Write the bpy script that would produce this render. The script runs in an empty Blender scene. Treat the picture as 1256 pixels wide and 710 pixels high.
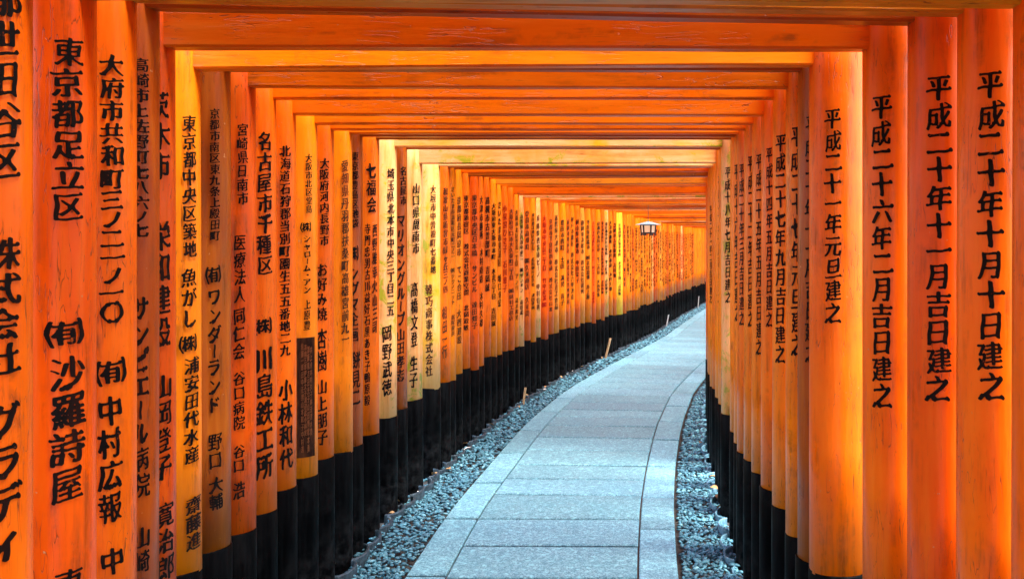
import bpy, math, random
import numpy as np
from mathutils import Vector, Matrix

random.seed(11)
rng = np.random.default_rng(11)
scene = bpy.context.scene
COL = scene.collection
rad = math.radians

# ------------------------------------------------------------------ camera
# A shifted lens, as in the photograph: verticals stay vertical, the near gates stay square.
F, PX, PY = 1150.0, 765.0, 286.0            # focal length and principal point in photo pixels (1256 x 710)
EYE = 1.6
cam_d = bpy.data.cameras.new('camera')
cam = bpy.data.objects.new('camera', cam_d)
COL.objects.link(cam)
cam.location = (0, 0, EYE)
cam.rotation_euler = (rad(90), 0, 0)
cam_d.sensor_width = 36.0
cam_d.lens = F / 1256.0 * 36.0
cam_d.shift_x = -(PX - 628.0) / 1256.0
cam_d.shift_y = -(355.0 - PY) / 1256.0
cam_d.clip_start = 0.02
cam_d.clip_end = 2000
scene.camera = cam

# ------------------------------------------------------------------ light
world = bpy.data.worlds.new('World')
scene.world = world
world.use_nodes = True
wn = world.node_tree
wn.nodes.clear()
w_out = wn.nodes.new('ShaderNodeOutputWorld')
w_bg = wn.nodes.new('ShaderNodeBackground')
w_sky = wn.nodes.new('ShaderNodeTexSky')
w_sky.sky_type = 'NISHITA'
w_sky.sun_disc = False
SUN_EL, SUN_AZ = rad(66), rad(118)
w_sky.sun_elevation = SUN_EL
w_sky.sun_rotation = SUN_AZ
w_sky.air_density = 1.2
w_sky.dust_density = 1.0
w_bg.inputs['Strength'].default_value = 0.15
wn.links.new(w_sky.outputs[0], w_bg.inputs['Color'])
wn.links.new(w_bg.outputs[0], w_out.inputs['Surface'])

sun_d = bpy.data.lights.new('sun', 'SUN')
sun_d.energy = 2.0
sun_d.angle = rad(24)
sun_d.color = (1.0, 0.95, 0.86)
sun = bpy.data.objects.new('sun', sun_d)
COL.objects.link(sun)
sdir = Vector((math.sin(SUN_AZ) * math.cos(SUN_EL), math.cos(SUN_AZ) * math.cos(SUN_EL), math.sin(SUN_EL)))
sun.rotation_euler = sdir.to_track_quat('Z', 'Y').to_euler()
sun.location = sdir * 40

scene.view_settings.view_transform = 'Standard'
scene.view_settings.look = 'None'
scene.view_settings.exposure = 2.95
scene.view_settings.gamma = 1.0
scene.cycles.max_bounces = 10
scene.cycles.diffuse_bounces = 6
scene.cycles.glossy_bounces = 3
scene.cycles.use_denoising = True
scene.cycles.caustics_reflective = False
scene.cycles.caustics_refractive = False

# ------------------------------------------------------------------ the line of the tunnel
def interp(tab):
    xs, ys = zip(*tab)
    return lambda v: float(np.interp(v, xs, ys))

XLEFT = interp([(-3, -0.15), (0, -.67), (1.0, -.90), (1.7, -1.05), (1.91, -1.07), (2.13, -1.105), (2.33, -1.156), (2.54, -1.214), (2.87, -1.29),
                (3.3, -1.298), (3.8, -1.31), (4.5, -1.31), (5.0, -1.305), (5.96, -1.28), (7.1, -1.22), (8.1, -1.15), (9.5, -1.02),
                (10.2, -.93), (11.9, -.60), (13.4, -.26), (14.6, .02), (16.9, .47), (19.5, .92), (22.1, 1.41), (24.5, 1.90),
                (26.7, 2.40), (31, 3.6), (36, 5.6), (42, 8.8)])
GDROP = interp([(-5, 1.6), (5.4, 1.6), (6.5, 1.64), (8.1, 1.66), (9.5, 1.71), (11.9, 1.76), (14.6, 1.80), (16.9, 1.86),
                (19.5, 1.90), (24, 1.95), (40, 2.0)])
CEIL = interp([(-5, .5), (6.4, .455), (7, .465), (7.7, .463), (8.25, .446), (8.85, .41), (9.3, .385), (10, .37), (11.9, .34),
               (13.4, .325), (14.6, .30), (16.9, .24), (19.5, .20), (22.1, .16), (24.5, .15), (40, .12)])
INNER = 1.86
def ground_z(y): return EYE - GDROP(y)
def centre_x(y):
    return sum(XLEFT(y + d) for d in (-.5, -.25, 0, .25, .5)) / 5 + INNER / 2
def heading(y):
    return math.atan2(centre_x(y + .8) - centre_x(y - .8), 1.6)

# ------------------------------------------------------------------ materials
def new_mat(name):
    m = bpy.data.materials.new(name)
    m.use_nodes = True
    nt = m.node_tree
    b = nt.nodes['Principled BSDF']
    return m, nt, b
class N:
    def __init__(s, nt): s.nt = nt
    def node(s, t, **kw):
        n = s.nt.nodes.new(t)
        for k, v in kw.items(): setattr(n, k, v)
        return n
    def link(s, a, b): s.nt.links.new(a, b)
    def coords(s, scale, shift=True):
        tc = s.node('ShaderNodeTexCoord')
        mp = s.node('ShaderNodeMapping')
        mp.inputs['Scale'].default_value = scale
        src = tc.outputs['Object']
        if shift:
            oi = s.node('ShaderNodeObjectInfo')
            mul = s.node('ShaderNodeMath', operation='MULTIPLY'); mul.inputs[1].default_value = 73.0
            s.link(oi.outputs['Random'], mul.inputs[0])
            add = s.node('ShaderNodeVectorMath', operation='ADD')
            s.link(src, add.inputs[0]); s.link(mul.outputs[0], add.inputs[1])
            src = add.outputs[0]
        s.link(src, mp.inputs['Vector'])
        return mp.outputs[0]
    def noise(s, vec, scale, detail=4, rough=.55, dist=0):
        n = s.node('ShaderNodeTexNoise')
        n.inputs['Scale'].default_value = scale
        n.inputs['Detail'].default_value = detail
        n.inputs['Roughness'].default_value = rough
        n.inputs['Distortion'].default_value = dist
        s.link(vec, n.inputs['Vector'])
        return n.outputs['Fac']
    def ramp(s, fac, p0, p1, v0=0., v1=1.):
        r = s.node('ShaderNodeMapRange'); r.clamp = True
        r.inputs['From Min'].default_value = p0; r.inputs['From Max'].default_value = p1
        r.inputs['To Min'].default_value = v0; r.inputs['To Max'].default_value = v1
        s.link(fac, r.inputs['Value'])
        return r.outputs[0]
    def mix(s, fac, a, b, mode='MIX'):
        m = s.node('ShaderNodeMix', data_type='RGBA', blend_type=mode)
        for sock, v in ((m.inputs[0], fac), (m.inputs[6], a), (m.inputs[7], b)):
            if isinstance(v, (int, float)): sock.default_value = v
            elif isinstance(v, tuple): sock.default_value = (*v, 1) if len(v) == 3 else v
            else: s.link(v, sock)
        return m.outputs[2]
    def math(s, op, a, b):
        m = s.node('ShaderNodeMath', operation=op)
        for sock, v in ((m.inputs[0], a), (m.inputs[1], b)):
            if isinstance(v, (int, float)): sock.default_value = v
            else: s.link(v, sock)
        return m.outputs[0]
    def bump(s, h, strength, dist, prev=None):
        b = s.node('ShaderNodeBump')
        b.inputs['Strength'].default_value = strength
        b.inputs['Distance'].default_value = dist
        s.link(h, b.inputs['Height'])
        if prev is not None: s.link(prev, b.inputs['Normal'])
        return b.outputs[0]

def paint_material(name, along, worn=0.0):
    """vermilion paint on timber; the tint of each piece is the object's own colour; grain runs along one axis"""
    m, nt, b = new_mat(name)
    n = N(nt)
    lo = {'z': (1, 1, .10), 'x': (.10, 1, 1)}[along]
    v_gr = n.coords(lo)
    v_is = n.coords((1, 1, 1))
    oi = n.node('ShaderNodeObjectInfo')
    base = oi.outputs['Color']
    streak = n.noise(v_gr, 28, 5, .6)
    fine = n.noise(v_gr, 140, 3, .6)
    blot = n.noise(v_is, 3.2, 4, .6, .4)
    patch = n.noise(v_is, 9, 5, .65, .3)
    deep = n.mix(.6, base, (.42, .025, .0), 'MIX')
    col = n.mix(n.ramp(blot, .42, .66, 0, .38), base, deep)
    pale = n.mix(.45, base, (.90, .30, .008))
    col = n.mix(n.ramp(streak, .50, .70, 0, .38), col, pale)
    soot = n.mix(.75, base, (.06, .03, .015))
    col = n.mix(n.math('MULTIPLY', n.ramp(streak, .50, .32), n.ramp(patch,  .44, .58, 0, .72)), col, soot)
    col = n.mix(n.ramp(fine, .62, .74, 0, .30), col, soot)
    crack = n.noise(v_gr, 60, 2, .5, .6)
    cr = n.ramp(n.math('ABSOLUTE', n.math('SUBTRACT', crack, .5), 0), .010, .0, 0, .8)
    cr = n.math('MULTIPLY', cr, n.ramp(blot, .46, .56))
    col = n.mix(cr, col, (.10, .03, .01))
    chips = n.ramp(n.noise(v_is, 46, 3, .7), .71, .74, 0, .8)
    col = n.mix(chips, col, (.55, .30, .14) if not worn else (.50, .36, .22))
    if worn:
        wood = n.mix(n.ramp(streak, .35, .65), (.86, .37, .10), (.92, .52, .22))
        wmask = n.ramp(n.math('ADD', blot, n.math('MULTIPLY', streak, .5)), .55, .80, 0, worn)
        col = n.mix(wmask, col, wood)
        lichen = n.math('MULTIPLY', n.ramp(n.noise(v_is, 8, 6, .75, .5), .52, .60, 0, .95), n.ramp(n.noise(v_gr, 16, 3), .40, .55))
        col = n.mix(lichen, col, (.36, .33, .01))
    n.link(col, b.inputs['Base Color'])
    n.link(n.ramp(streak, .3, .7, .24, .44), b.inputs['Roughness'])
    b.inputs['Specular IOR Level'].default_value = .24
    bm_ = n.bump(streak, .35, .004)
    bm_ = n.bump(fine, .25, .0012, bm_)
    bm_ = n.bump(n.math('SUBTRACT', 1.0, cr), .6, .002, bm_)
    n.link(bm_, b.inputs['Normal'])
    return m

M_PILLAR = paint_material('vermilion_paint_on_post', 'z')
M_BEAM = paint_material('vermilion_paint_on_beam', 'x')
M_PILLAR_WORN = paint_material('faded_paint_on_post', 'z', .75)
M_BEAM_WORN = paint_material('faded_paint_on_beam', 'x', .85)

def black_material():
    m, nt, b = new_mat('black_paint_on_post_foot')
    n = N(nt)
    v = n.coords((1, 1, .08)); vi = n.coords((1, 1, 1))
    streak = n.noise(v, 34, 5, .65)
    grime = n.noise(vi, 6, 6, .7, .5)
    col = n.mix(n.ramp(streak, .42, .72, 0, .8), (.0006, .0006, .0008), (.0045, .0048, .0053))
    col = n.mix(n.ramp(grime, .52, .72, 0, .35), col, (.016, .016, .0165))
    tc = n.node('ShaderNodeTexCoord'); sx = n.node('ShaderNodeSeparateXYZ')
    n.link(tc.outputs['Object'], sx.inputs[0])
    splash = n.math('MULTIPLY', n.ramp(sx.outputs['Z'], .30, .0), n.ramp(n.noise(vi, 22, 6, .7), .42, .7, .0, .7))
    col = n.mix(splash, col, (.040, .040, .040))
    b.inputs['Specular IOR Level'].default_value = .02
    n.link(col, b.inputs['Base Color'])
    n.link(n.ramp(grime, .35, .7, .35, .7), b.inputs['Roughness'])
    n.link(n.bump(streak, .5, .003), b.inputs['Normal'])
    return m
M_BLACK = black_material()

def ink_material(name, col, wear):
    m, nt, b = new_mat(name)
    n = N(nt)
    v = n.coords((1, 1, .3)); vi = n.coords((1, 1, 1))
    f = n.noise(vi, 60, 4, .7)
    c = n.mix(n.ramp(f, .66 - wear * .22, .78, 0, .75), col, (.62, .11, .01))
    c = n.mix(n.ramp(n.noise(v, 14, 3), .5, .75, 0, wear), c, (.35, .06, .01))
    n.link(c, b.inputs['Base Color'])
    b.inputs['Roughness'].default_value = .55
    b.inputs['Specular IOR Level'].default_value = .1
    return m
M_INK = ink_material('black_lacquer_lettering', (.003, .002, .0018), .05)
M_INK_WORN = ink_material('worn_lettering', (.04, .018, .008), .45)
M_INK_RED = ink_material('red_lettering', (.30, .008, .002), .2)

def stone_material():
    m, nt, b = new_mat('blue_grey_granite_slab')
    n = N(nt)
    v = n.coords((1, 1, 1))
    oi = n.node('ShaderNodeObjectInfo')
    speck = n.noise(v, 130, 3, .8)
    speck2 = n.noise(v, 60, 5, .8)
    blot = n.noise(v, 3.5, 6, .65, .3)
    col = n.mix(n.ramp(speck, .38, .62), (.030, .100, .132), (.27, .51, .565))
    col = n.mix(n.ramp(speck2, .48, .58, 0, .85), col, (.055, .165, .21))
    col = n.mix(n.ramp(blot, .45, .72, 0, .5), col, (.07, .21, .26))
    col = n.mix(n.ramp(n.noise(v, 34, 6, .8), .52, .62, 0, .6), col, (.30, .66, .72))
    col = n.mix(1.0, col, oi.outputs['Color'], 'MULTIPLY')
    n.link(col, b.inputs['Base Color'])
    b.inputs['Roughness'].default_value = .6
    b.inputs['Specular IOR Level'].default_value = .4
    vt = n.coords((1, .15, 1))
    bb = n.bump(n.noise(vt, 40, 3), .25, .004)
    bb = n.bump(speck2, .5, .003, bb)
    bb = n.bump(speck, .35, .0012, bb)
    n.link(bb, b.inputs['Normal'])
    return m
M_STONE = stone_material()

def simple_noise_mat(name, c0, c1, scale, rough=.8, bump=.4, bdist=.01, c2=None, s2=3):
    m, nt, b = new_mat(name)
    n = N(nt)
    v = n.coords((1, 1, 1), False)
    f = n.noise(v, scale, 6, .7)
    col = n.mix(n.ramp(f, .35, .68), c0, c1)
    if c2: col = n.mix(n.ramp(n.noise(v, s2, 5, .7), .5, .65), col, c2)
    n.link(col, b.inputs['Base Color'])
    b.inputs['Roughness'].default_value = rough
    n.link(n.bump(f, bump, bdist), b.inputs['Normal'])
    return m
M_SAND = simple_noise_mat('grit_between_slabs', (.02, .012, .008), (.10, .05, .03), 60)
M_SOIL = simple_noise_mat('dark_damp_soil', (.018, .016, .014), (.06, .05, .04), 30, .85, .6, .02)
M_GROUND = simple_noise_mat('leaf_littered_forest_floor', (.035, .026, .014), (.10, .07, .035), 9, .95, .8, .03, (.035, .05, .015), .6)
M_WOOD = simple_noise_mat('raw_pale_wood', (.55, .30, .12), (.75, .50, .26), 20, .7)
M_WOOD_W = simple_noise_mat('white_painted_wood', (.62, .58, .52), (.8, .77, .72), 20, .7)
M_LEAF = simple_noise_mat('dry_leaf', (.30, .13, .04), (.55, .34, .14), 40, .7)
M_CHIP = simple_noise_mat('pale_paper_scrap', (.70, .66, .60), (.85, .83, .80), 40, .7)
M_TILE = simple_noise_mat('dark_roof_tile', (.012, .018, .022), (.05, .08, .10), 35, .4, .4, .002)
M_TILE_GREY = simple_noise_mat('blue_grey_roof_tile', (.05, .13, .17), (.16, .32, .40), 35, .5, .4, .002)
M_IRON = simple_noise_mat('black_iron', (.012, .012, .013), (.05, .05, .052), 50, .5, .3, .001)
M_TINROOF = simple_noise_mat('pale_blue_metal_roof', (.20, .36, .42), (.34, .52, .58), 30, .4, .2, .001)
M_PANE = simple_noise_mat('lit_frosted_lantern_pane', (.80, .66, .52), (.86, .76, .64), 12, .35, .05, .001)
M_PANE.node_tree.nodes['Principled BSDF'].inputs['Emission Color'].default_value = (1, .62, .34, 1)
M_PANE.node_tree.nodes['Principled BSDF'].inputs['Emission Strength'].default_value = .075

def pebble_material():
    m, nt, b = new_mat('blue_grey_pebbles')
    n = N(nt)
    v = n.coords((1, 1, 1), False)
    ge = n.node('ShaderNodeNewGeometry')
    cr = n.node('ShaderNodeValToRGB')
    n.link(ge.outputs['Random Per Island'], cr.inputs[0])
    e = cr.color_ramp.elements
    e[0].position = 0; e[0].color = (.012, .055, .08, 1)
    e[1].position = 1; e[1].color = (.20, .44, .50, 1)
    for p, c in ((.35, (.03, .13, .175)), (.7, (.06, .21, .27)), (.93, (.10, .30, .36))):
        k = e.new(p); k.color = (*c, 1)
    col = n.mix(n.ramp(n.noise(v, 120, 4, .7), .4, .7, 0, .4), cr.outputs[0], (.14, .30, .35))
    n.link(col, b.inputs['Base Color'])
    b.inputs['Roughness'].default_value = .55
    n.link(n.bump(n.noise(v, 180, 3), .3, .001), b.inputs['Normal'])
    return m
M_PEBBLE = pebble_material()

def plaque_material():
    m, nt, b = new_mat('dark_weathered_plaque')
    n = N(nt)
    v = n.coords((1, 1, .3))
    f = n.noise(v, 40, 5, .7)
    n.link(n.mix(n.ramp(f, .4, .7), (.014, .006, .004), (.07, .025, .01)), b.inputs['Base Color'])
    b.inputs['Roughness'].default_value = .6
    b.inputs['Specular IOR Level'].default_value = .05
    return m
M_PLAQUE = plaque_material()
M_PLAQUE_TXT = ink_material('pale_plaque_lettering', (.16, .055, .02), .2)

# ------------------------------------------------------------------ object helpers
def link_mesh(name, me, mat, parent=None, loc=(0, 0, 0), rot=(0, 0, 0), color=None):
    o = bpy.data.objects.new(name, me)
    COL.objects.link(o)
    if mat is not None and not me.materials: me.materials.append(mat)
    o.location = loc; o.rotation_euler = rot
    if parent is not None: o.parent = parent
    if color is not None: o.color = (*color, 1)
    return o
def mesh_from(name, verts, faces, smooth=False):
    me = bpy.data.meshes.new(name)
    me.from_pydata([tuple(v) for v in verts], [], faces)
    if smooth: me.polygons.foreach_set('use_smooth', [True] * len(me.polygons))
    me.update()
    return me
def mesh_np(name, V, faces_flat, sizes, smooth=False):
    me = bpy.data.meshes.new(name)
    V = np.asarray(V, dtype=np.float32); sizes = np.asarray(sizes, dtype=np.int32)
    me.vertices.add(len(V)); me.vertices.foreach_set('co', V.ravel())
    me.loops.add(len(faces_flat)); me.loops.foreach_set('vertex_index', np.asarray(faces_flat, dtype=np.int32))
    me.polygons.add(len(sizes))
    starts = np.concatenate([[0], np.cumsum(sizes)[:-1]]).astype(np.int32)
    me.polygons.foreach_set('loop_start', starts)
    try: me.polygons.foreach_set('loop_total', sizes)
    except Exception: pass
    me.update(calc_edges=True)
    if smooth: me.polygons.foreach_set('use_smooth', [True] * len(me.polygons))
    return me
def empty(name, loc=(0, 0, 0), rz=0, label=None, cat=None, group=None, kind=None):
    o = bpy.data.objects.new(name, None)
    COL.objects.link(o)
    o.empty_display_size = .1
    o.location = loc; o.rotation_euler = (0, 0, rz)
    tag(o, label, cat, group, kind)
    return o
def tag(o, label=None, cat=None, group=None, kind=None):
    if label: o['label'] = label
    if cat: o['category'] = cat
    if group: o['group'] = group
    if kind: o['kind'] = kind
    return o

def post_mesh(name, r0, r1, z0, z1, seg=32, rings=5, wob=.0015, rim=.0):
    """a turned post: slightly out of round, slightly tapered; rim rounds both ends"""
    zs = list(np.linspace(z0, z1, rings))
    prof = [(r0 + (r1 - r0) * (z - z0) / (z1 - z0), z) for z in zs]
    if rim:
        prof = [(prof[0][0] - rim, z0)] + [(prof[0][0], z0 + rim)] + prof[1:-1] + [(prof[-1][0], z1 - rim)] + [(prof[-1][0] - rim, z1)]
    ph = random.uniform(0, 6.28)
    V = []; Fc = []
    for k, (r, z) in enumerate(prof):
        for i in range(seg):
            a = 2 * math.pi * i / seg
            rr = r + wob * math.sin(2 * a + ph) + wob * .5 * math.sin(3 * a + ph * 2 + k * .4)
            V.append((rr * math.cos(a), rr * math.sin(a), z))
    for k in range(len(prof) - 1):
        for i in range(seg):
            j = (i + 1) % seg
            Fc.append((k * seg + i, k * seg + j, (k + 1) * seg + j, (k + 1) * seg + i))
    Fc.append(tuple(reversed(range(seg))))
    Fc.append(tuple((len(prof) - 1) * seg + i for i in range(seg)))
    me = mesh_from(name, V, Fc, True)
    me.polygons[-1].use_smooth = False; me.polygons[-2].use_smooth = False
    return me

def beam_mesh(name, x0, x1, z0a, z0b, h, t, bev=.006, bow=0.0, nx=8):
    """a timber from x0 to x1; its lower edge runs from z0a to z0b; t is its thickness in y; edges eased"""
    V = []; Fc = []
    prof = [(-t/2 + bev, 0), (t/2 - bev, 0), (t/2, bev), (t/2, h - bev), (t/2 - bev, h), (-t/2 + bev, h), (-t/2, h - bev), (-t/2, bev)]
    for k in range(nx + 1):
        u = k / nx
        x = x0 + (x1 - x0) * u
        z = z0a + (z0b - z0a) * u + bow * math.sin(math.pi * u)
        for (py, pz) in prof:
            V.append((x, py + random.uniform(-.0008, .0008), z + pz + random.uniform(-.0012, .0012)))
    for k in range(nx):
        for i in range(8):
            j = (i + 1) % 8
            Fc.append((k*8+i, (k+1)*8+i, (k+1)*8+j, k*8+j))
    Fc.append(tuple(range(8))); Fc.append(tuple(reversed(range(nx*8, nx*8+8))))
    return mesh_from(name, V, Fc)

# ------------------------------------------------------------------ brush lettering
# Glyph outlines are rasterised, widened with a slanted nib, rounded and contoured again.
RES = 96
_tmp_curve = bpy.data.curves.new('tmp', 'FONT')
_tmp_obj = bpy.data.objects.new('tmp', _tmp_curve)
COL.objects.link(_tmp_obj)
def blur(a, k):
    for _ in range(k):
        a = (np.roll(a, 1, 0) + 2*a + np.roll(a, -1, 0)) / 4
        a = (np.roll(a, 1, 1) + 2*a + np.roll(a, -1, 1)) / 4
    return a
_ras = {}
def raster(ch):
    if ch in _ras: return _ras[ch]
    src = '｜' if ch == 'ー' else ch
    _tmp_curve.body = src
    bpy.context.view_layer.update()
    dg = bpy.context.evaluated_depsgraph_get()
    ev = _tmp_obj.evaluated_get(dg)
    me = ev.to_mesh()
    me.calc_loop_triangles()
    co = np.zeros(len(me.vertices)*3, dtype=np.float32); me.vertices.foreach_get('co', co); co = co.reshape(-1, 3)[:, :2]
    tri = np.zeros(len(me.loop_triangles)*3, dtype=np.int32); me.loop_triangles.foreach_get('vertices', tri); tri = tri.reshape(-1, 3)
    img = np.zeros((RES, RES), dtype=np.float32)
    # em box: x 0..1, y -.12...88 ; with a margin of .06
    def px(c): return (c + np.array([.06, .18])) / 1.12 * RES
    P = px(co)
    if ch == 'ー':
        P = (P - P.mean(0)) * np.array([1, .8]) + RES/2
    for t in tri:
        a, b, c = P[t]
        x0, y0 = np.floor(np.minimum(np.minimum(a, b), c)).astype(int)
        x1, y1 = np.ceil(np.maximum(np.maximum(a, b), c)).astype(int)
        x0 = max(x0, 0); y0 = max(y0, 0); x1 = min(x1, RES-1); y1 = min(y1, RES-1)
        if x1 < x0 or y1 < y0: continue
        X, Y = np.meshgrid(np.arange(x0, x1+1), np.arange(y0, y1+1))
        d1 = (X-b[0])*(a[1]-b[1]) - (a[0]-b[0])*(Y-b[1])
        d2 = (X-c[0])*(b[1]-c[1]) - (b[0]-c[0])*(Y-c[1])
        d3 = (X-a[0])*(c[1]-a[1]) - (c[0]-a[0])*(Y-a[1])
        neg = (d1 < -1e-4) | (d2 < -1e-4) | (d3 < -1e-4); pos = (d1 > 1e-4) | (d2 > 1e-4) | (d3 > 1e-4)
        img[y0:y1+1, x0:x1+1] = np.maximum(img[y0:y1+1, x0:x1+1], (~(neg & pos)).astype(np.float32))
    ev.to_mesh_clear()
    dense = img.mean()
    nib = 4.0 if dense < .16 else (2.7 if dense < .24 else 1.5)      # a full nib for open characters, a finer one for crowded ones
    def mn(a, k, ax):
        r = a
        for d in range(-k, k+1): r = np.minimum(r, np.roll(a, d, ax))
        return r
    def mx(a, k, ax):
        r = a
        for d in range(-k, k+1): r = np.maximum(r, np.roll(a, d, ax))
        return r
    thin = np.maximum(mn(img, 1, 0), 0) if dense < .30 else img
    if dense < .17: thin = np.maximum(thin * 0 + np.minimum(thin, np.roll(thin, 1, 0)), 0)
    # presses of the brush where level strokes end
    Hs = mx(mn(img, 7, 1), 7, 1)
    end = (Hs > .5) & (np.roll(Hs, -1, 1) < .5) & (np.roll(img, -3, 1) < .5)
    beg = (Hs > .5) & (np.roll(Hs, 1, 1) < .5) & (np.roll(img, 3, 1) < .5)
    press = np.zeros_like(img)
    pr = 6.4 if dense < .17 else (5.0 if dense < .26 else 3.2)
    YY, XX = np.mgrid[0:RES, 0:RES]
    for (msk, dx_, dy_, k_) in ((end, -2.5, 1.5, 1.0), (beg, 1.0, 1.0, .75)):
        yy_, xx_ = np.nonzero(msk)
        seen_ = []
        for (y_, x_) in zip(yy_, xx_):
            if seen_ and any(abs(y_-a)+abs(x_-b) < 9 for a, b in seen_): continue
            grp = [(a, b) for a, b in zip(yy_, xx_) if abs(a-y_) + abs(b-x_) < 9]
            yc = sum(a for a, b in grp)/len(grp) + dy_; xc = sum(b for a, b in grp)/len(grp) + dx_
            seen_.append((y_, x_))
            u_ = (XX-xc)*.8 + (YY-yc)*.6; v_ = -(XX-xc)*.6 + (YY-yc)*.8
            press = np.maximum(press, ((u_/(pr*k_*.85))**2 + (v_/(pr*k_*1.25))**2 < 1).astype(np.float32))
    out = np.maximum(thin, press)
    img = thin
    for q in np.linspace(-1, 1, 7):
        dx, dy = int(round(q*nib)), int(round(-q*nib*.45))
        out = np.maximum(out, np.roll(np.roll(thin, dx, 1), dy, 0))
    out = blur(out, 3 if dense < .2 else 2)
    _ras[ch] = out
    return out

_gl = {}
def glyph(ch, n):
    """contour mesh of one character on an n x n grid: verts (m,2) in the unit box, list of faces"""
    if (ch, n) in _gl: return _gl[ch, n]
    img = raster(ch)
    t = np.linspace(0, RES-1.001, n+1)
    # gentle hand wobble of the sampling grid
    X, Y = np.meshgrid(t, t)
    sd = (ord(ch[0]) * 37) % 1000
    Xs = X + 1.6*np.sin(Y/17 + sd) + .9*np.sin(Y/7.3 + sd*2 + X/21)
    Ys = Y - .10*(X - RES/2) + 1.3*np.sin(X/15 + sd*3) + .7*np.sin(X/6.1 + sd)
    Xs = np.clip(Xs, 0, RES-1.001); Ys = np.clip(Ys, 0, RES-1.001)
    xi = Xs.astype(int); yi = Ys.astype(int); fx = Xs-xi; fy = Ys-yi
    Fd = (img[yi, xi]*(1-fx)*(1-fy) + img[yi, xi+1]*fx*(1-fy) + img[yi+1, xi]*(1-fx)*fy + img[yi+1, xi+1]*fx*fy)
    Fd = Fd - (.40 + .13*np.sin(Xs/8.5 + sd)*np.sin(Ys/9.5 + 2*sd))
    Fd[0, :] = Fd[-1, :] = -1; Fd[:, 0] = Fd[:, -1] = -1
    verts = []; faces = []; idx = {}
    def vid(key, x, y):
        if key not in idx:
            idx[key] = len(verts); verts.append((x, y))
        return idx[key]
    ins = Fd > 0
    cnt = ins[:-1, :-1].astype(int) + ins[1:, :-1] + ins[:-1, 1:] + ins[1:, 1:]
    for i in range(n):                      # column x
        j = 0
        while j < n:
            c = cnt[j, i]
            if c == 0: j += 1; continue
            if c == 4:
                k = j
                while k + 1 < n and cnt[k+1, i] == 4: k += 1
                faces.append((vid((i, j), i, j), vid((i+1, j), i+1, j), vid((i+1, k+1), i+1, k+1), vid((i, k+1), i, k+1)))
                j = k + 1; continue
            cor = [(i, j), (i+1, j), (i+1, j+1), (i, j+1)]
            poly = []
            for q in range(4):
                a = cor[q]; b = cor[(q+1) % 4]
                va = Fd[a[1], a[0]]; vb = Fd[b[1], b[0]]
                if va > 0: poly.append(vid(a, *a))
                if (va > 0) != (vb > 0):
                    u = va / (va - vb)
                    key = (a, b) if a < b else (b, a)
                    poly.append(vid(key, a[0] + (b[0]-a[0])*u, a[1] + (b[1]-a[1])*u))
            if len(poly) >= 3: faces.append(tuple(poly))
            j += 1
    V = np.array(verts, dtype=float).reshape(-1, 2) / n if verts else np.zeros((0, 2))
    _gl[ch, n] = (V, faces)
    return _gl[ch, n]

def inscription(name, segs, radius, n):
    """segs: (text, z_top, z_bottom, char width, angle about the post); angle 0 faces the viewer (-y)"""
    VV = []; flat = []; sizes = []; base = 0
    for (txt, zt, zb, w, ang) in segs:
        L = len(txt)
        wts = [1.25 if c in '㈱㈲' else (.78 if c in 'ノ一ー・' else (.92 if c in '二三〇' else 1.0)) for c in txt]
        tot = sum(wts); z = zt
        for c, wt in zip(txt, wts):
            cell = (zt - zb) * wt / tot
            if c != '　':
                V, Fs = glyph(c, n)
                if len(V):
                    hgt = (zt - zb) / tot * (1.10 if wt >= .9 else 1.0) * 1.0
                    wid = w * (1.12 if wt <= 1 else 1.3) * random.uniform(.95, 1.05)
                    cx = random.uniform(-.04, .04) * w
                    zc = z - cell/2
                    x = (V[:, 0]-.5)*wid + cx; zz = zc + (V[:, 1]-.5)*hgt
                    a = ang + x/radius
                    P = np.stack([radius*np.sin(a), -radius*np.cos(a), zz], 1)
                    VV.append(P)
                    for f in Fs:
                        flat.extend(base + k for k in f); sizes.append(len(f))
                    base += len(V)
            z -= cell
    if not VV: return None
    return mesh_np(name, np.concatenate(VV), flat, sizes, False)

# ------------------------------------------------------------------ the setting
# ground outside the tunnel, one sheet to the horizon, following the gentle fall of the path
ys = [-400, -60, -6] + [y for y in np.arange(-4, 38, 1.0)] + [60, 400]
xs = [-400, -40, -12, -6, -3, 0, 3, 6, 9, 14, 40, 400]
V = [(x, y, ground_z(y) - .045) for y in ys for x in xs]
nxs = len(xs)
Fc = [(j*nxs+i, j*nxs+i+1, (j+1)*nxs+i+1, (j+1)*nxs+i) for j in range(len(ys)-1) for i in range(nxs-1)]
tag(link_mesh('ground', mesh_from('ground', V, Fc, True), M_GROUND), kind='structure')

def at(y, off, dz=0.0):
    """point at arc position y of the tunnel line, off metres to the right of its middle"""
    th = heading(y)
    return Vector((centre_x(y) + off*math.cos(th), y - off*math.sin(th), ground_z(y) + dz))
WIDEN = interp([(4.3, 0), (6.5, .045), (9.5, .12), (12, .12), (20, .08), (30, .08)])
def pat(y, off, dz=0.0):
    """the same for the paving, whose right side strays outwards where the path bends"""
    return at(y, off*(1 + WIDEN(y)/.635) if off > 0 else off, dz)
def ribbon(name, o0, o1, dz, mat, y0=-3.2, y1=39):
    yy = np.arange(y0, y1, .3)
    V = []
    for y in yy: V += [at(y, o0, dz), at(y, o1, dz)]
    Fc = [(2*i, 2*i+1, 2*i+3, 2*i+2) for i in range(len(yy)-1)]
    return tag(link_mesh(name, mesh_from(name, V, Fc, True), mat), kind='structure')
ribbon('soil_strip', -1.25, 1.25, -.036, M_SOIL)
path = empty('stone_path', (0, 0, 0), 0, kind='structure')
yy = np.arange(-3.2, 39, .3)
V = []
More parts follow.
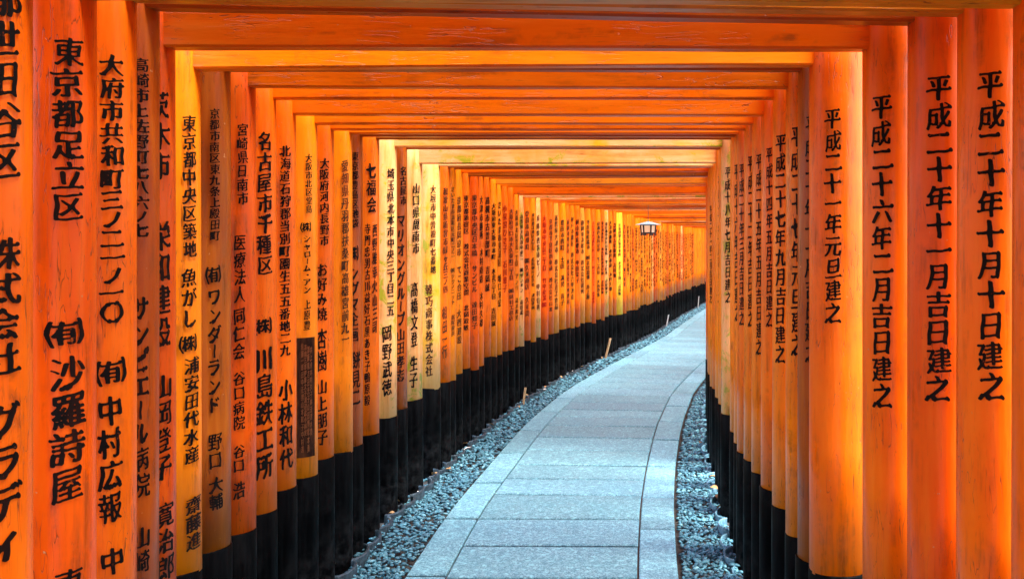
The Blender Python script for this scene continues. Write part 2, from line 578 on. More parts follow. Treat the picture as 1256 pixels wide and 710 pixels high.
for y in yy: V += [pat(y, -.635, -.03), pat(y, -.632, -.006), pat(y, .632, -.006), pat(y, .635, -.03)]
Fc = [(4*i+k, 4*i+k+1, 4*i+k+5, 4*i+k+4) for i in range(len(yy)-1) for k in range(3)]
link_mesh('path_bed', mesh_from('path_bed', V, Fc), M_SAND, path)

def slab(y0, y1, a0, a1, tint):
    """one paving stone between arc positions y0..y1 and offsets a0..a1, edges eased, each a little out of true"""
    g = random.uniform(.003, .005); gy = random.uniform(.009, .018); e = .006; top = random.uniform(-.0015, .0015) + .012; tilt = random.uniform(-.0012, .0012)
    n = 3
    c = pat((y0+y1)/2, (a0+a1)/2)
    rows = []
    for (ins, z) in ((0, -.03), (0, top-e), (e, top)):
        ring = []
        p0, p1, q0, q1 = a0+g+ins, a1-g-ins, y0+gy+ins, y1-gy-ins
        for k in range(n): ring.append(pat(q0, p0+(p1-p0)*k/n, z))
        for k in range(n): ring.append(pat(q0+(q1-q0)*k/n, p1, z))
        for k in range(n): ring.append(pat(q1, p1+(p0-p1)*k/n, z))
        for k in range(n): ring.append(pat(q1+(q0-q1)*k/n, p0, z))
        rows.append([p - c + Vector((0, 0, tilt*math.copysign(1, (p-c).x))) for p in ring])
    R = 4*n
    V = [v for r in rows for v in r]
    Fc = [(k*R+i, k*R+(i+1) % R, (k+1)*R+(i+1) % R, (k+1)*R+i) for k in range(2) for i in range(R)]
    Fc.append(tuple(2*R+i for i in range(R)))
    k_ = random.uniform(.80, 1.10)
    link_mesh('paving_slab', mesh_from('paving_slab', V, Fc), M_STONE, path, c, color=(k_*tint, k_*tint*random.uniform(.98, 1.02), k_*tint))
joints = [4.32-.46*3, 4.32-.46*2, 4.32-.46, 4.32, 4.77, 5.22, 5.75, 6.17, 6.6, 7.07, 7.54]
y = joints[0]
while y > -2.8: y -= random.uniform(.42, .48); joints.insert(0, y)
y = joints[-1]
while y < 38: y += random.uniform(.40, .50); joints.append(y)
for a, b in zip(joints[:-1], joints[1:]): slab(a, b, -.445, .445, 1.0)
for side in (-1, 1):
    ej = [3.4, 4.35, 5.22, 6.05, 6.95, 7.8] if side < 0 else [3.2, 4.2, 5.05, 5.7, 6.6, 7.5]
    y = ej[0]
    while y > -2.6: y -= random.uniform(.8, .95); ej.insert(0, y)
    y = ej[-1]
    while y < 37.5: y += random.uniform(.8, .95); ej.append(y)
    for a, b in zip(ej[:-1], ej[1:]):
        slab(a, b, *( (-.635, -.445) if side < 0 else (.445, .635)), 1.08)

# ------------------------------------------------------------------ pebbles
def ico(sub):
    import bmesh
    bm = bmesh.new(); bmesh.ops.create_icosphere(bm, subdivisions=sub, radius=1)
    V = np.array([v.co[:] for v in bm.verts]); Fa = np.array([[v.index for v in f.verts] for f in bm.faces]); bm.free()
    return V, Fa
def pebbles(name, side):
    VV = []; FF = []; base = 0
    hi, lo = ico(2), ico(1)
    def put(y, off, z, r, B):
        nonlocal base
        Vb, Fb = B
        s = np.array([r*rng.uniform(.95, 1.6), r*rng.uniform(.65, 1.0), r*rng.uniform(.42, .7)])
        a = rng.uniform(0, math.pi); t = rng.normal(0, .28); t2 = rng.normal(0, .28)
        Rz = np.array([[math.cos(a), -math.sin(a), 0], [math.sin(a), math.cos(a), 0], [0, 0, 1]])
        Rx = np.array([[1, 0, 0], [0, math.cos(t), -math.sin(t)], [0, math.sin(t), math.cos(t)]])
        Ry = np.array([[math.cos(t2), 0, math.sin(t2)], [0, 1, 0], [-math.sin(t2), 0, math.cos(t2)]])
        dirs = rng.normal(0, 1, 3)
        W = Vb * (1 + .13*np.sin(Vb @ dirs * 2.2 + rng.uniform(0, 6)))[:, None]
        P = (W * s) @ (Rz @ Rx @ Ry).T
        c = at(y, off, z)
        VV.append(P + np.array(c)); FF.append(Fb + base); base += len(Vb)
    def inner(y): return .645
    OUT = .93
    zones = [(3.0, 6.5, .0125, 2500, hi), (6.5, 11, .0155, 1500, lo), (11, 33, .024, 480, lo), (-1.0, 3.0, .024, 480, lo)]
    for (y0, y1, r, dens, B) in zones:
        if y0 == 3.0 and True: B = lo
        area = (y1-y0)*(OUT-.645)
        for k in range(int(area*dens)):
            yv = rng.uniform(y0, y1); o = rng.uniform(.655, OUT+.01)
            u = (o-.645)/(OUT-.645)
            if side > 0: o = .655 + WIDEN(yv) + (o-.655)*(OUT+.01-.655-WIDEN(yv))/(OUT+.01-.655)
            put(yv, side*o, -.022 + rng.uniform(0, .016) + .012*math.sin(yv*3.1+side)*u + .01*u, r*rng.uniform(.65, 1.25), B)
    # a few strays beyond the edging, between the post feet
    for k in range(260):
        yv = rng.uniform(2.5, 14); put(yv, side*rng.uniform(.95, 1.12), -.03, .015*rng.uniform(.6, 1.3), lo)
    V = np.concatenate(VV); Fa = np.concatenate(FF)
    me = mesh_np(name, V, Fa.ravel(), np.full(len(Fa), 3), True)
    o = link_mesh(name, me, M_PEBBLE)
    tag(o, 'strip of small blue grey pebbles along the %s edge of the stone path' % ('left' if side < 0 else 'right'), 'gravel', kind='stuff')
pebbles('gravel', -1)
pebbles('gravel', 1)

# ------------------------------------------------------------------ scalloped tile edging
def tile_mesh(t=.016, top=.036):
    V = []; Fc = []; n = 10; w = .115; d = .055
    for (rr, zz) in ((0, -.05), (0, top-.005), (.003, top), (t-.003, top), (t, top-.005), (t, -.05)):
        for k in range(n+1):
            a = math.pi * k / n
            V.append(((d - rr)*math.sin(a), (w - rr)*math.cos(a), zz))
    m = n+1
    for r in range(5):
        for k in range(n): Fc.append((r*m+k, r*m+k+1, (r+1)*m+k+1, (r+1)*m+k))
    Fc.append((0, m, 2*m, 3*m, 4*m, 5*m)); Fc.append(tuple(reversed([n, m+n, 2*m+n, 3*m+n, 4*m+n, 5*m+n])))
    return mesh_from('edge_tile', V, Fc, False)
for side in (-1, 1):
    TM = tile_mesh() if side < 0 else tile_mesh(.009, .024); TM.materials.append(M_TILE if side < 0 else M_TILE_GREY)
    e = empty('gravel_edging', at(3, side*.945), 0,
              'row of %s scalloped roof tiles edging the %s pebble strip by the posts' % (('dark', 'left') if side < 0 else ('blue grey', 'right')), 'edging')
    bpy.context.view_layer.update()
    y = 1.2
    while y < 27:
        p = at(y, side*(.935 + random.uniform(-.012, .012)), random.uniform(-.012, .006)) - e.location
        o = link_mesh('edge_tile', TM, None, e, p, (random.uniform(-.05, .05), random.uniform(-.1, .1), -heading(y) + (math.pi if side > 0 else 0) + random.uniform(-.16, .16)))
        y += .225 + random.uniform(-.01, .02)

# ------------------------------------------------------------------ the torii gates
# paint tints
OR = (.86, .148, .0004); RED = (.82, .105, .0004); BRT = (.90, .23, .001); DRK = (.34, .078, .003); BRN = (.42, .075, .002); PAL = (.90, .32, .06); YEL = (.92, .38, .015)
# photo x of the inner faces, beam underside over the eye (left, right), tints (left post, right post, beam), worn?, label bit
NEAR = [
 dict(xl=43, xr=1300, h=(.50, .49), c=(OR, OR, BRT), t='nearest left post, cut by the left edge of the photo, ending グラディ'),
 dict(xl=118, xr=1240, h=(.475, .46), c=(RED, OR, (.62, .30, .01)), t='nearest whole left post, lettered Tokyo Adachi ward (東京都足立区)'),
 dict(xl=168, xr=1172, h=(.526, .493), c=(OR, OR, (.60, .22, .01)), t='left post lettered Obu city (大府市) and rightmost post dated October 10th'),
 dict(xl=195, xr=1112, h=(.556, .52), c=(BRN, RED, BRN), t='half hidden left post naming a hospital (病院) and right post dated November'),
 dict(xl=215, xr=1057, h=(.499, .494), c=(RED, OR, OR), t='left post lettered Ibaraki city (茨木市) and right post dated February year 26'),
 dict(xl=247, xr=993, h=(.496, .509), c=(BRT, OR, BRT), t='bright yellow orange left post lettered Tokyo Chuo ward Tsukiji'),
 dict(xl=283, xr=978, h=(.53, .53), c=(DRK, DRK, BRN), t='dark brown left post lettered Kyoto city (京都市南区)'),
 dict(xl=313, xr=963.6, h=(.509, .505), c=(RED, OR, RED), t='red orange left post lettered Miyazaki prefecture (宮崎県)'),
 dict(xl=340, xr=946.7, h=(.50, .50), c=(OR, OR, OR), t='left post boldly lettered Nagoya Chikusa ward (名古屋市千種区)'),
 dict(xl=364, xr=933, h=(.474, .47), c=(OR, OR, OR), t='left post lettered Hokkaido Ishikari (北海道石狩郡)'),
 dict(xl=390, xr=922, h=(.465, .465), c=(BRT, OR, OR), t='left post carrying a small dark plaque'),
 dict(xl=410, xr=912, h=(.467, .467), c=(OR, OR, OR), t='left post lettered Osaka Kawachinagano, just behind the plaque'),
 dict(xl=432, xr=904, h=(.48, .478), c=(BRT, OR, RED), t='left post with faded Aichi prefecture lettering (愛知県)'),
 dict(xl=445, xr=900, h=(.482, .48), c=(BRN, OR, BRN), t='narrow brown left post lettered Tokyo Toshima ward'),
 dict(xl=465, xr=895, h=(.494, .494), c=(OR, OR, DRK), t='left post headed by three characters 七福会 and dark tie beam'),
 dict(xl=487, xr=884, h=(.493, .493), c=(PAL, PAL, YEL), w=1, t='pale peach left post lettered Saitama Kitamoto (埼玉県北本市)'),
 dict(xl=500, xr=881, h=(.50, .50), c=(BRN, OR, BRN), t='dark left post squeezed between two pale peach posts'),
 dict(xl=518, xr=877, h=(.44, .445), c=(PAL, OR, PAL), w=1, bh=.115, t='broad pale tie beam and pale left post lettered Yamaguchi'),
 dict(xl=540, xr=873, h=(.455, .455), c=(YEL, OR, BRT), w=1, t='yellow streaked pale left post lettered Ogaki city (大垣市)'),
 dict(xl=552, xr=871, h=(.469, .469), c=(OR, OR, BRN), t='left post lettered Wakayama, just behind the yellow streaked pale post'),
]
for i, g in enumerate(NEAR):
    if i >= 7 and g['c'][1] is OR: g['c'] = (g['c'][0], BRT if i % 3 else (.90, .19, .001), g['c'][2])
    if 7 <= i < 13 and g['c'][2] in (OR, RED): g['c'] = (g['c'][0], g['c'][1], (.88, .195, .001))
    s = (g['xr'] - g['xl']) / INNER
    g['s'] = s; g['Y'] = F / s; g['th'] = 0.0
    g['L'] = (g['xl'] - PX) / s; g['R'] = (g['xr'] - PX) / s
# left-hand inscriptions of the near posts: (text, photo y top, photo y bottom, char width px, centre x px)
LT = {
 0: [('都世田谷区', -25, 222, 42, 4), ('株式会社', 290, 462, 42, 4), ('グラディ', 492, 690, 38, 6)],
 1: [('東京都足立区', 44, 273, 36, 80), ('㈲', 386, 432, 38, 78), ('沙羅詩屋', 436, 618, 39, 80), ('東', 697, 735, 34, 82)],
 2: [('大府市共和町三ノ二一ノ一〇', 67, 396, 27, 137), ('㈲', 434, 478, 30, 136), ('中村広報', 484, 642, 28, 134), ('中', 670, 706, 28, 136)],
 3: [('高崎市上佐野町七八六ノ七', 70, 292, 20, 170), ('サンピエール病院', 362, 612, 20, 171), ('山崎', 645, 704, 20, 172)],
 4: [('茨木市', 112, 222, 26, 195), ('栄和建設', 270, 428, 26, 196), ('山岡登子', 458, 590, 24, 198), ('寛治郎', 615, 712, 22, 202)],
 5: [('東京都中央区築地', 141, 317, 16, 233), ('魚がし', 328, 402, 18, 232), ('㈱', 406, 436, 18, 232), ('浦安田代水産', 437, 568, 18, 235), ('齋藤進', 607, 674, 18, 238)],
 6: [('京都市南区東九条上殿田町', 133, 296, 12, 263), ('㈲', 322, 352, 15, 261), ('ワンダーランド', 353, 508, 16, 262), ('野口', 530, 576, 16, 263), ('大輔', 584, 625, 16, 265)],
 7: [('宮崎県日南市', 151, 252, 13, 296), ('医療法人', 287, 372, 14, 293), ('同仁会', 377, 442, 14, 292), ('谷口病院', 455, 528, 14, 292), ('谷口', 545, 580, 14, 292), ('浩', 590, 613, 15, 292)],
 8: [('名古屋市千種区', 161, 338, 18, 325), ('㈱', 386, 414, 20, 322), ('川島鉄工所', 424, 588, 21, 325)],
 9: [('北海道石狩郡当別町園生五五番地二九', 178, 437, 13, 350), ('小林和代', 464, 576, 17, 351)],
 10: [('大阪市北区堂島', 189, 262, 8, 379), ('㈱', 270, 287, 11, 376), ('シャローム・アン', 288, 360, 9, 377), ('上原豊', 367, 405, 8, 377)],
 11: [('大阪府河内長野市', 194, 302, 11, 398), ('お好み焼', 322, 394, 13, 395), ('杏樹', 402, 456, 13, 395), ('山上朋子', 464, 546, 13, 395)],
 12: [('愛知県丹羽郡扶桑町高雄宮前九一', 196, 422, 9, 423)],
 13: [('東京都豊島区池袋', 186, 280, 9, 435), ('㈱', 298, 324, 12, 433), ('シグマ企画', 326, 420, 12, 434), ('餅見二', 430, 498, 12, 436)],
 14: [('七福会', 199, 262, 12, 455), ('寺門忠男古川益好石黒あき子鴨原毅', 274, 498, 7, 450), ('西野雅幸火山三司', 274, 410, 6, 459)],
 15: [('埼玉県北本市中央三丁目二五', 206, 388, 9, 479), ('岡野武徳', 398, 486, 12, 475)],
 16: [('名古屋市', 204, 252, 8, 495), ('マリオングループ', 262, 400, 10, 492), ('山田孝志', 402, 468, 11, 491)],
 17: [('山口県周南市', 224, 312, 9, 510), ('高橋文登', 345, 426, 9, 508), ('生子', 436, 476, 10, 507)],
 18: [('大垣市中曽根町七番地', 227, 336, 7, 531), ('韓巧商事株式会社', 348, 462, 9, 526)],
 19: [('和歌山県新宮市緑ヶ丘三ノ四', 230, 360, 6, 546), ('相田一行', 375, 440, 6, 545)],
}
RT = {
 2: [('平成二十年十月十日建之', 86, 492, 31, 1214)],
 3: [('平成二十年十一月吉日建之', 91, 494, 31, 1151)],
 4: [('平成二十六年二月吉日建之', 115, 502, 26, 1082)],
 5: [('平成二十一年元旦建之', 132, 398, 21, 1022)],
 6: [('平成二十年十一月吉日建之', 140, 446, 16, 996)],
 7: [('平成二十七年元旦建之', 153, 438, 15, 978)],
 8: [('平成二十七年九月吉日建之', 164, 446, 13, 957)],
 9: [('平成十四年五月吉日建之', 180, 402, 8, 944)],
 10: [('平成二十五年五月吉日建之', 188, 436, 8, 931)],
 11: [('平成二十二年吉日建之', 190, 402, 7, 921)],
 12: [('平成二十年三月吉日建之', 200, 400, 6, 910)],
 13: [('平成十六年吉日建之', 200, 395, 6, 904)],
 15: [('平成十八年七月吉日建之', 204, 372, 8, 893)],
 17: [('平成二十年一月吉日建之', 215, 372, 5, 883)],
 19: [('平成二十一年二月吉日建之', 252, 372, 5, 871)],
}
MID_L = ['さいたま市浦和区元町二ノ二　㈱テクノニット　越塚健英', '京都府長岡京市　てこ合田　大西建設', '東京都新宿区　株式会社商業空間　北岡政敏',
  '東京都中央区日本橋　サンビル　達田知子', '大津市膳所　木村商店　木村久雄', '高槻市古曽部町　吉岡誠', '大阪府東大阪市本町　水走三丁目　吉田誠',
  'さいたま市見沼区　坂口幸宏', '小泉宮ひさ子　石川雅子', '大阪府守口市大久保町二丁目　㈱岡村工務店', '大阪市北区堂島一丁目　アンリ　高木和男',
  '山梨県大月市中央二　㈱サンキン　森田武', '奈良市高畑町　㈱久米商店　久米貢', '東京都江東区八丁目　広島朝日広告社　津田重明', '兵庫県西宮市ビーノ　中村信明',
  '大阪市中央区二丁目　竹中産業㈱', '京都市下京区四条通　株式会社山本', '滋賀県大津市　株式会社近江食品', '豊田市西町　土田　満男　真子',
  '福岡市博多区　株式会社九州建材', '神戸市灘区　株式会社六甲酒造', '岡山県倉敷市　中田栄子', '静岡県浜松市　株式会社遠州', '千葉県船橋市　㈱北総設備　井上勝']
MID_R = ['平成二十年二月吉日建之', '平成十九年十月吉日建之', '平成二十三年元旦建之', '平成十七年五月吉日建之', '平成二十一年三月吉日建之']

GATES = list(NEAR)
y = NEAR[-1]['Y']
y += .19
while y < 38.5:
    th = heading(y)
    xl = XLEFT(y) + random.uniform(-.012, .012)
    hh = CEIL(y) + random.uniform(-.024, .020)
    u = random.random()
    pick = lambda: random.choice([OR, OR, OR, BRT, BRT, RED])
    pk2 = random.choice([BRT, BRT, BRT, (.9, .30, .03), PAL]) if (random.random() < .4) else pick()
    g = dict(Y=y, th=th, L=xl, R=None, h=(hh, hh + random.uniform(-.008, .008)), c=(pk2, pick(), random.choice([OR, OR, BRT, BRT, (.92, .34, .01), BRN])), far=1)
    if pk2 is PAL: g['w'] = 1
    if y < 9: g['c'] = (g['c'][0], g['c'][1], random.choice([BRN, OR, BRT, (.92, .36, .02), DRK, BRT]))
    GATES.append(g)
    sp = random.uniform(.225, .272)
    if 14.05 < y < 14.3: sp = .40
    y += sp
# gates beside and behind the viewer, which close the tunnel overhead and let in the same light
y = NEAR[0]['Y'] - .23
while y > -1.6:
    GATES.append(dict(Y=y, th=0.0, L=XLEFT(y), R=XLEFT(y) + INNER, h=(.5, .5), c=(OR, OR, OR), back=1)); y -= .24

far = [g for g in GATES if g.get('far')]
LANTERN_Y = 11.8
i_lan = min(range(len(far)), key=lambda i: abs(far[i]['Y'] - LANTERN_Y))
i_yel = min(range(len(far)), key=lambda i: abs(far[i]['Y'] - 14.55))
far[i_yel].update(c=((.98, .55, .03), OR, OR), rad=.115); far[i_yel].pop('w', None)
def ordinal(k):
    return '%d%s' % (k, 'th' if 10 < k % 100 < 14 else {1: 'st', 2: 'nd', 3: 'rd'}.get(k % 10, 'th'))
for i, g in enumerate(far):
    if i == i_lan: g['t'] = 'carrying the small hanging lantern on its tie beam'
    elif i == i_yel: g['t'] = 'with the wide bright yellow left post beside the lantern'
    elif i < i_lan:
        a, b = i + 1, i_lan - i
        g['t'] = ('%s behind the gate lettered Wakayama on its left post' % ordinal(a)) if a <= b else ('%s in front of the gate carrying the hanging lantern' % ordinal(b))
    elif i < i_yel:
        a, b = i - i_lan, i_yel - i
        g['t'] = ('%s behind the gate carrying the hanging lantern' % ordinal(a)) if a <= b else ('%s in front of the gate with the wide yellow post' % ordinal(b))
    else:
        g['t'] = '%s behind the gate with the wide yellow post' % ordinal(i - i_yel)

def near_px(x, y): return PX + F * x / y
BH = .104
order = sorted(GATES, key=lambda g: g['Y'])
gate_obj = {}
nL = 0
GR = 'vermilion torii gates lined up over the stone path'
for gi, g in enumerate(order):
    Y = g['Y']; th = g['th']; gz = ground_z(Y)
    # gate frame: origin on the ground midway between the posts
    if g.get('R') is None:
        cx = g['L'] + INNER/2*math.cos(th); cy = Y - INNER/2*math.sin(th)
        half = INNER/2
    else:
        cx = (g['L'] + g['R'])/2; cy = Y; half = (g['R'] - g['L'])/2
    gz = ground_z(cy)
    rl = g.get('rad', random.uniform(.072, .081)); rr = random.uniform(.072, .081)
    if g.get('t', '').startswith('bright yellow orange'): rr = .086
    hl, hr = EYE + g['h'][0] - gz, EYE + g['h'][1] - gz
    lab = g.get('t')
    if g.get('far'):
        label = 'vermilion torii gate ' + lab
    elif lab:
        label = 'torii gate with ' + lab
    else:
        label = 'vermilion torii gate beside or behind the viewer, outside the picture'
    root = empty('torii_gate', (cx, cy, gz), -th, label, 'torii gate', GR)
    gate_obj[gi] = root
    g['root'] = root
    worn = g.get('w', 0)
    bh = g.get('bh', BH + random.uniform(-.008, .008))
    top = max(hl, hr) + bh + (.24 if Y < 10 else .30)
    s = F / Y
    for side, r, col_i in ((-1, rl, 0), (1, rr, 1)):
        wx0 = cx + side*half
        xx = side * (half + r * math.sqrt(1 + (wx0/max(Y, 1.0))**2))
        blk = .56 + random.uniform(-.03, .03)
        if g.get('far'): blk = .57 + random.uniform(-.028, .028)
        col = g['c'][col_i]; k_ = random.uniform(.93, 1.05)
        col = tuple(c*k_ for c in col)
        lean = random.uniform(-.003, .003)
        seg = 40 if s > 180 else (24 if s > 90 else 14)
        wob = .0018
        pm = post_mesh('pillar', r, r*.975, blk - .01, top, seg, 6, wob)
        isworn = worn and g['c'][col_i] in (PAL, YEL)
        po = link_mesh('pillar', pm, M_PILLAR_WORN if isworn else M_PILLAR, root, (xx, random.uniform(-.006, .006), 0), (lean, 0, 0), color=col)
        link_mesh('black_foot', post_mesh('black_foot', r + .004, r + .0035, -.06, blk, seg, 4, wob, .004), M_BLACK, po)
        # lettering, on the side of the post turned to the path and the viewer
        wx = cx + xx*math.cos(th); wy = cy - xx*math.sin(th)
        apx = near_px(wx, wy); sp_ = F / wy
        segs = []
        tbl = (LT if side < 0 else RT)
        ni = NEAR.index(g) if g in NEAR else None
        face = math.atan2(-wx, wy)
        def proj(a): return PX + F*(wx + r*math.sin(a))/(wy - r*math.cos(a))
        def ang_for(px):
            a = min(np.linspace(face - 1.25, face + 1.25, 251), key=lambda v: abs(proj(v) - px))
            return float(a)
        if ni is not None and ni in tbl:
            for (txt, y0, y1, w, xc) in tbl[ni]:
                a_ = ang_for(xc); s2 = F/(wy - r*math.cos(a_))
                segs.append((txt, EYE + (PY - y0)/s2 - gz, EYE + (PY - y1)/s2 - gz, w/s2/max(.55, math.cos(a_ - face)), a_ + th))
        elif g.get('far') and Y < 24:
            if side < 0:
                txt = MID_L[nL % len(MID_L)]; nL += 1
                # middle of what shows of the post beside its nearer neighbour
                prev = order[gi-1]
                pe = near_px(prev['L'], prev['Y']); me_ = near_px(g['L'], Y)
                lo_ = max(pe, apx - r*sp_)
                xc = (lo_ + me_)/2
                z0 = EYE + g['h'][0] - .15 - gz + random.uniform(-.03, .02)
                parts = txt.split('　'); tot = sum(len(p) for p in parts)
                span = random.uniform(1.02, 1.12); gap = .07
                unit = min(.075, (span - gap*(len(parts)-1))/tot)
                w = min(.052, unit*1.02, max(.03, (me_-lo_)/sp_*.85))
                for p in parts:
                    segs.append((p, z0, z0 - unit*len(p), w, ang_for(xc) + th)); z0 -= unit*len(p) + gap
            elif Y < 9:
                txt = random.choice(MID_R); z0 = EYE + g['h'][1] - .12 - gz
                segs.append((txt, z0, z0 - .72, .045, -.55))
        if segs:
            n = 40 if s > 330 else (32 if s > 200 else (22 if s > 130 else (14 if s > 90 else 10)))
            ink = M_INK
            if g.get('far') and random.random() < (.35 if Y < 9 else .6): ink = M_INK_WORN
            if g.get('far') and side < 0 and Y > 7 and random.random() < .14: ink = M_INK_RED
            if ni in (12, 18, 19) and side < 0: ink = M_INK_WORN
            for sg_ in segs:
                im = inscription('inscription', [sg_], r + wob*1.6 + .0006, n)
                if im: link_mesh('inscription', im, ink, po)
        if ni == 10 and side < 0:       # the dark plaque with its lists of names
            a0 = ang_for(376); R_ = r + .007; w_ = 21/sp_; z1, z0 = EYE + (PY-412)/sp_ - gz, EYE + (PY-556)/sp_ - gz
            V = []; Fc = []; k = 10
            for rad_ in (R_, r - .002):
                for i in range(k+1):
                    a = a0 + (i/k-.5)*w_/r
                    for z in (z0, z1): V.append((rad_*math.sin(a), -rad_*math.cos(a), z))
            m_ = 2*(k+1)
            for i in range(k):
                Fc.append((2*i, 2*i+2, 2*i+3, 2*i+1)); Fc.append((2*i+1, 2*i+3, m_+2*i+3, m_+2*i+1)); Fc.append((2*i, m_+2*i, m_+2*i+2, 2*i+2))
            Fc.append((0, 1, m_+1, m_)); Fc.append((2*k, m_+2*k, m_+2*k+1, 2*k+1))
            link_mesh('plaque', mesh_from('plaque', V, Fc), M_PLAQUE, po)
            names = ['佐藤一郎田中正男山本和子中村清', '高橋三郎伊藤文子渡辺武小林実', '加藤隆吉田光子山田博松本勇', '井上進木村久子林茂清水豊']
            sg = []
            for q, nm in enumerate(names):
                aa = a0 + (q - 1.5) * .0125 / R_
                sg.append((nm, z1 - .02 - .006*q, z0 + .02 + .07*(q % 2), .0105, aa))
            link_mesh('plaque_lettering', inscription('plaque_lettering', sg, R_ + .0012, 20), M_PLAQUE_TXT, po)
    # tie beam, let into both posts and showing past them
    tb = .052 + random.uniform(-.006, .008)
    bcol = tuple(c*random.uniform(.95, 1.04) for c in g['c'][2])
    slope = (hr - hl) / (2*half)
    ext = 2*max(rl, rr) + .10
    bm_ = beam_mesh('tie_beam', -half-ext, half+ext, hl - slope*ext, hr + slope*ext, bh, tb, bow=random.uniform(-.003, .003))
    link_mesh('tie_beam', bm_, M_BEAM_WORN if worn else M_BEAM, root, color=bcol)
    # upper lintel on the post tops with its dark cap
    tl = random.uniform(.10, .12) if Y < 10 else random.uniform(.065, .08)
    link_mesh('top_lintel', beam_mesh('top_lintel', -half-.42, half+.42, top - .002, top - .002, .10, tl, .008, bow=-.006), M_BEAM, root, color=OR)
    link_mesh('lintel_cap', beam_mesh('lintel_cap', -half-.46, half+.46, top + .0985, top + .0985, .035, tl + (.03 if Y < 10 else .012), .006, bow=-.006), M_BLACK, root)

# ------------------------------------------------------------------ hanging lantern
def ring(n, r, z, a0=0): return [(r*math.cos(a0 + 2*math.pi*i/n), r*math.sin(a0 + 2*math.pi*i/n), z) for i in range(n)]
def loft(name, rings, cap=True, smooth=False):
    n = len(rings[0]); V = [v for r in rings for v in r]; Fc = []
    for k in range(len(rings)-1):
        for i in range(n):
            j = (i+1) % n; Fc.append((k*n+i, k*n+j, (k+1)*n+j, (k+1)*n+i))
    if cap: Fc.append(tuple(reversed(range(n)))); Fc.append(tuple((len(rings)-1)*n+i for i in range(n)))
    return mesh_from(name, V, Fc, smooth)
def box_between(name, p, q, w, d):
    p = Vector(p); q = Vector(q); ax = (q-p).normalized()
    u = ax.cross(Vector((0, 0, 1))) if abs(ax.z) < .9 else ax.cross(Vector((1, 0, 0))); u.normalize(); v = ax.cross(u)
    V = [tuple(c + u*a*w/2 + v*b*d/2) for c in (p, q) for a, b in ((-1, -1), (1, -1), (1, 1), (-1, 1))]
    return mesh_from(name, V, [(3, 2, 1, 0), (4, 5, 6, 7), (0, 1, 5, 4), (1, 2, 6, 5), (2, 3, 7, 6), (3, 0, 4, 7)])
glan = far[i_lan]
lx = (795 - PX) / (F / glan['Y']); ly = glan['Y']
hang_z = EYE + glan['h'][0]
lz = EYE - .010                    # underside of the lantern body
lan = empty('hanging_lantern', (lx, ly, lz), rad(20), 'small six sided lantern with pale blue flared roof hanging over the path', 'lantern')
lan.scale = (.92, .92, .92)
A6 = rad(30)
link_mesh('lantern_roof', loft('lantern_roof', [ring(6, .180, .124, A6), ring(6, .184, .128, A6), ring(6, .12, .142, A6), ring(6, .06, .158, A6), ring(6, .012, .168, A6)]), M_TINROOF, lan)
link_mesh('finial', loft('finial', [ring(8, .012, .163), ring(8, .018, .172), ring(8, .010, .180), ring(8, .006, .186)]), M_IRON, lan)
link_mesh('base_plate', loft('base_plate', [ring(6, .098, .0, A6), ring(6, .112, .012, A6), ring(6, .104, .022, A6)]), M_IRON, lan)
link_mesh('top_plate', loft('top_plate', [ring(6, .108, .116, A6), ring(6, .112, .126, A6)]), M_IRON, lan)
for i in range(6):
    a = A6 + i*math.pi/3; b = a + math.pi/3
    link_mesh('corner_post', box_between('corner_post', (.096*math.cos(a), .096*math.sin(a), .018), (.106*math.cos(a), .106*math.sin(a), .120), .018, .018), M_IRON, lan)
    link_mesh('foot', box_between('foot', (.098*math.cos(a), .098*math.sin(a), -.022), (.098*math.cos(a), .098*math.sin(a), .004), .018, .018), M_IRON, lan)
    p = [(.090*math.cos(a), .090*math.sin(a), .022), (.090*math.cos(b), .090*math.sin(b), .022), (.099*math.cos(b), .099*math.sin(b), .118), (.099*math.cos(a), .099*math.sin(a), .118)]
    q = [(x*.96, y_*.96, z) for x, y_, z in p]
    link_mesh('lantern_pane', mesh_from('lantern_pane', p + q, [(0, 1, 2, 3), (7, 6, 5, 4), (0, 4, 5, 1), (2, 6, 7, 3), (1, 5, 6, 2), (0, 3, 7, 4)]), M_PANE, lan)
link_mesh('hanging_rod', loft('hanging_rod', [ring(8, .004, .182), ring(8, .004, (hang_z - lz + .012)/.92)]), M_IRON, lan)

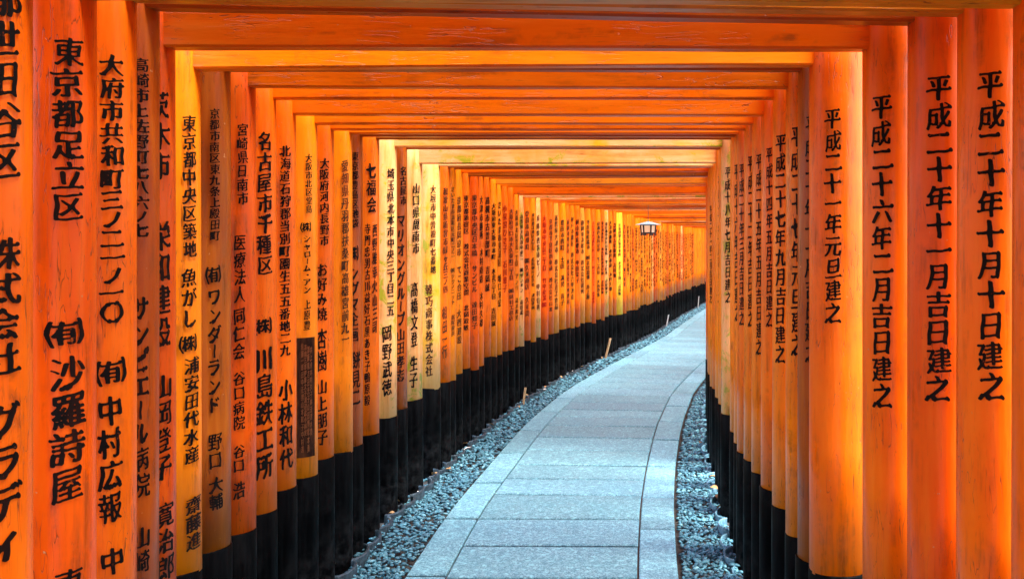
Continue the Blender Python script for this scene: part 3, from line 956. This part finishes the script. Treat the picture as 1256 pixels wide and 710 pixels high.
# ------------------------------------------------------------------ sticks beside the post feet
def plank(px, yb, yt, lean_px, w, mat, label, name='wooden_stick'):
    # distance from the foot of the left row at that photo x
    best = min(np.arange(6, 27, .02), key=lambda v: abs(near_px(at(v, -.88).x, at(v, -.88).y) - px))
    s_ = F / at(best, -.88).y
    th = heading(best)
    Hh = (yb - yt) / s_
    o = empty(name, at(best, -.88, -.02), -th, label, 'wooden stick')
    me = box_between('board', (0, 0, 0), (.01 + lean_px*.13, .02, Hh), w, .018)
    b = link_mesh('board', me, mat, o)
    return o
plank(742, 440, 413, .5, .055, M_WOOD, 'broad raw wooden stick standing tilted by black post feet, left of the wide yellow post')
plank(641, 486, 462, .1, .018, M_WOOD, 'thin raw wooden stick standing against black post feet, nearest of the sticks')
plank(817, 397, 381, .3, .050, M_WOOD_W, 'whitish stick standing tilted by black post feet beyond the wide yellow post')
plank(856, 377, 362, .1, .040, M_WOOD_W, 'farthest whitish stick standing tilted by black post feet by the end of the visible path')

# ------------------------------------------------------------------ fallen leaves and scraps along the edging
def leaf_mesh(k):
    L, W = (.055, .022) if k else (.05, .03)
    V = []; n = 6
    for i in range(n+1):
        u = i/n; w = W*math.sin(math.pi*min(1, u*.93+.05))**.8
        z = .010*math.sin(u*3.0) + (.006 if k else 0)
        V += [(-L/2+L*u, -w/2, z+.008), (-L/2+L*u, 0, z), (-L/2+L*u, w/2, z+.009)]
    Fc = []
    for i in range(n):
        a = 3*i; Fc += [(a, a+1, a+4, a+3), (a+1, a+2, a+5, a+4)]
    return mesh_from('leaf', V, Fc, True)
LM = [leaf_mesh(0), leaf_mesh(1)]
for side, cnt_, w in ((-1, 34, 'left'), (1, 10, 'right')):
    for k in range(cnt_):
        yv = 3.6 + 9.5*random.random()**1.3 if side < 0 else random.uniform(3.8, 8)
        off = side*random.uniform(.86, 1.0)
        o = link_mesh('fallen_leaf', LM[k % 2].copy(), None, None, at(yv, off, .012 + random.uniform(0, .012)),
                      (random.uniform(-.4, .4), random.uniform(-.4, .4), random.uniform(0, 6.28)))
        pale = side < 0 and random.random() < .35
        o.data.materials.append(M_CHIP if pale else M_LEAF)
        sc = random.uniform(.7, 1.2); o.scale = (sc, sc, sc)
        if pale: o.name = 'paper_scrap'
        tag(o, ('pale curled scrap lying along the %s pebble edging' if pale else 'dry brown leaf lying along the %s pebble edging') % w,
            'scrap' if pale else 'leaf', ('pale scraps along the %s edging' if pale else 'dry leaves along the %s edging') % w)

bpy.data.objects.remove(_tmp_obj)
